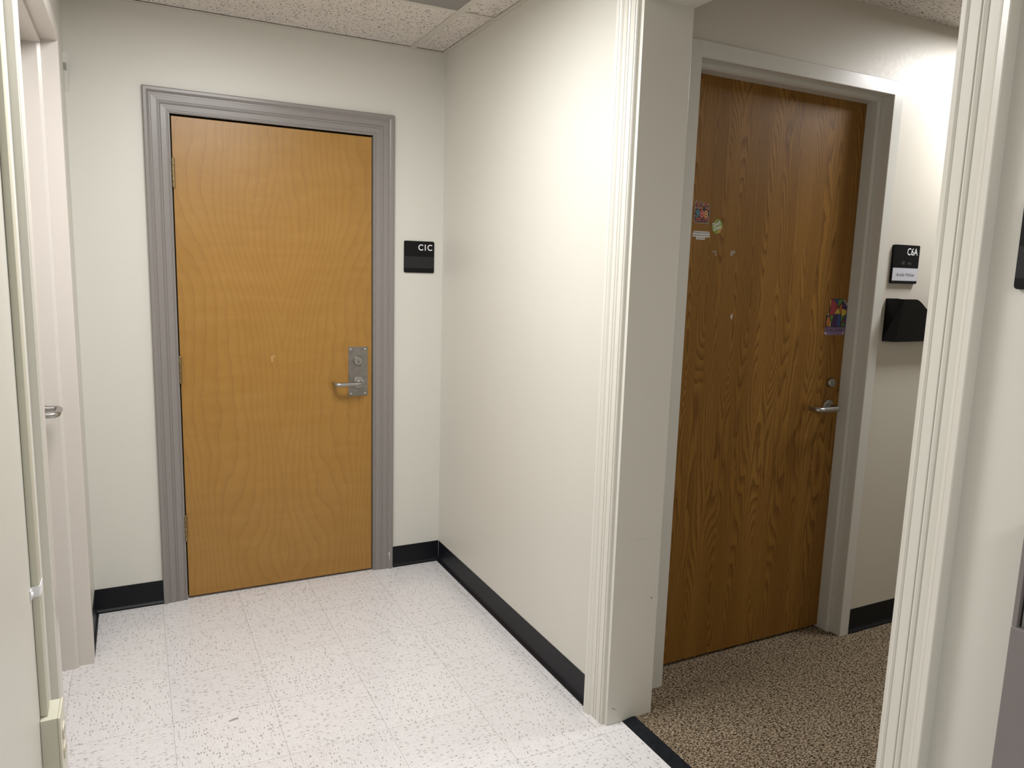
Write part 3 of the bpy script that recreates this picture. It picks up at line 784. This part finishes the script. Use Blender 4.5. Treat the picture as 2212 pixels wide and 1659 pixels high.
# cut-off casing stub painted over in the far left corner
bm = bmesh.new()
for k, (x0_, x1_, h) in enumerate(((0, .012, .016), (.012, .020, .011), (.020, .034, .014))):
    q = [(-.060+x0_*.9, 2.185-x0_*1.6), (-.060+x1_*.9, 2.185-x1_*1.6), (-.0005, 2.105-x1_*1.4), (-.0005, 2.105-x0_*1.4)]
    poly(bm, plane_frame('left', XL), q, h, 0, h)
struct(obj('trim_8', bm, 'wall'), 'painted-over casing stub in corner')

# ---------------------------------------------------------------- surface raceway and outlet box
rw = empty('cable_raceway', (XL, -1.75, .58)); tag(rw, 'slim cream cable channel running up the near left wall', 'cable channel')
RY0, RY1 = -1.772, -1.735
bm = B(XL+.0003, XL+.0125, RY0, RY1, .577, H-.01, bev=.0015); obj('channel', bm, 'plastic2', rw, smooth=True)
bm = bmesh.new()
cz0, cz1 = .822, .842
pr_ = [(RY0-.022, .0), (RY0-.022, .0014), (RY0-.006, .0016), (RY0-.0015, .004), (RY0-.0015, .0122), (RY0+.001, .0142), (RY1+.001, .0142), (RY1+.002, .0), (RY1, .0), (RY1, .0128), (RY0, .0128), (RY0, .0)]
va = [bm.verts.new((XL+.0004+h, y, cz0)) for y, h in pr_]; vb = [bm.verts.new((XL+.0004+h, y, cz1)) for y, h in pr_]
for i in range(len(pr_)): bm.faces.new((va[i], va[(i+1) % len(pr_)], vb[(i+1) % len(pr_)], vb[i]))
bm.faces.new(va); bm.faces.new(vb[::-1])
cl = obj('clip', bm, 'white', rw)
bm = bmesh.new(); lathe(bm, (XL+.0018, RY0-.014, .832), (1, 0, 0), [(.0055, 0), (.0052, .0018), (.003, .0032), (.0005, .0035)], 20); obj('screw', bm, 'white', cl, smooth=True)
bx = empty('outlet_box', (XL, -1.745, .44)); tag(bx, 'cream surface outlet box on the near left wall at the foot of the cable channel', 'outlet')
obj('box_body', B(XL+.0003, XL+.0290, -1.787, -1.712, .440, .5765, bev=.0012), 'plastic2', bx)
fpz = obj('face_plate', B(XL+.0292, XL+.0335, -1.789, -1.710, .438, .5775, bev=.0015), 'plastic', bx)
for z in (.528, .487):
    bm = bmesh.new()
    pts = rrect(-1.766, -1.733, z-.0145, z+.0145, .010)
    poly(bm, plane_frame('left', XL+.0335), pts, .0028, 0, .0027)
    so = obj('socket', bm, 'plastic', fpz)
    bm = bmesh.new()
    for yy in (-1.756, -1.743): box(bm, XL+.0336+.0027, XL+.0336+.0029, yy-.001, yy+.001, z-.003, z+.005)
    obj('slot', bm, 'dark', so)

# ---------------------------------------------------------------- grey metal unit on the near right wall
gc = empty('metal_cabinet', (0, -2.90, .30)); tag(gc, 'grey metal wall cabinet with darker-edged upper panel at right picture edge below the black sign', 'cabinet')
GX, GY = -.040, -2.688
bm = B(GX, -.0005, GY-.42, GY, .30, .895, bev=.002); obj('lower_body', bm, 'greymetal', gc)
bm = bmesh.new()
box(bm, GX+.003, -.0005, GY-.0075, GY, .8952, 1.078); box(bm, GX+.003, -.0005, GY-.42, GY-.4125, .8952, 1.078); box(bm, GX+.003, -.0005, GY-.4124, GY-.0076, 1.070, 1.078)
obj('upper_frame', bm, 'greymetal', gc)
obj('upper_panel', B(GX+.010, -.0005, GY-.408, GY-.0115, .8952, 1.066), 'greypanel', gc)

# ---------------------------------------------------------------- small marks on paint
def mark(name, fr, blobs, h, mat, parent):
    for pts in blobs:
        bm = bmesh.new(); poly(bm, fr, pts, h); obj(name, bm, mat, bpy.data.objects[parent])
def blob(a, z, ra, rz, n=9, seed=1):
    r = random.Random(seed); return [(a+ra*math.cos(6.283*i/n)*r.uniform(.7, 1.2), z+rz*math.sin(6.283*i/n)*r.uniform(.7, 1.2)) for i in range(n)]
MAT['scuff'] = plain('grey_scuff', (.13, .12, .105), .6, var=.3, vs=200)
MAT['scuff2'] = plain('faint_scuff', (.40, .38, .34), .6, var=.2, vs=200)
MAT['pale'] = plain('pale_scratch', (.50, .36, .18), .5, var=.2, vs=200)
fj = plane_frame('back', OPY1)
mark('scuff', fj, [blob(.147, .414, .0022, .0034, seed=2), [(.0145, .0585), (.022, .0555), (.0275, .050), (.0265, .0485), (.021, .0535), (.014, .0565)]], .0002, 'scuff', 'trim_3')
mark('faint_scratch', fj, [blob(.0740, .6235, .0016, .0018, seed=3)]+[[(x, .6205-.05*(x-.08)), (x+.0065, .6208-.05*(x-.08)), (x+.0065, .6198-.05*(x-.08)), (x, .6195-.05*(x-.08))] for x in (.080, .089, .098, .108, .120, .134)], .0002, 'scuff2', 'trim_3')
mark('scratch', fb, [[(-.7915, 1.0480), (-.7700, 1.0520), (-.7700, 1.0505), (-.7860, 1.0455), (-.7850, 1.0400), (-.7800, 1.0405), (-.7800, 1.0390), (-.7860, 1.0375), (-.7850, 1.0290), (-.7800, 1.0300), (-.7800, 1.0285), (-.7885, 1.0265), (-.7895, 1.0440)],
                   [(-.478, .4345), (-.462, .4355), (-.462, .4345), (-.478, .4335)]], .0002, 'pale', 'door_1')
flw = plane_frame('left', XL)
mark('scuff', flw, [[(-.226, 1.640), (-.216, 1.640), (-.214, 1.626), (-.224, 1.626)], [(-.216, 1.606), (-.206, 1.606), (-.199, 1.590), (-.209, 1.590)],
                    [(-.211, 1.588), (-.206, 1.588), (-.206, 1.520), (-.211, 1.520)], [(-.216, 1.520), (-.206, 1.520), (-.201, 1.496), (-.213, 1.496)]], .0003, 'scuff', 'wall_left')
mark('scuff', plane_frame('back', LY1), [blob(-1.584, 2.05, .004, .0025, seed=7)], .0002, 'scuff', 'trim_6')
mark('scuff', fr_, [blob(-.850, .1265, .0030, .0014, seed=5)], .0003, 'scuff', 'wall_right')
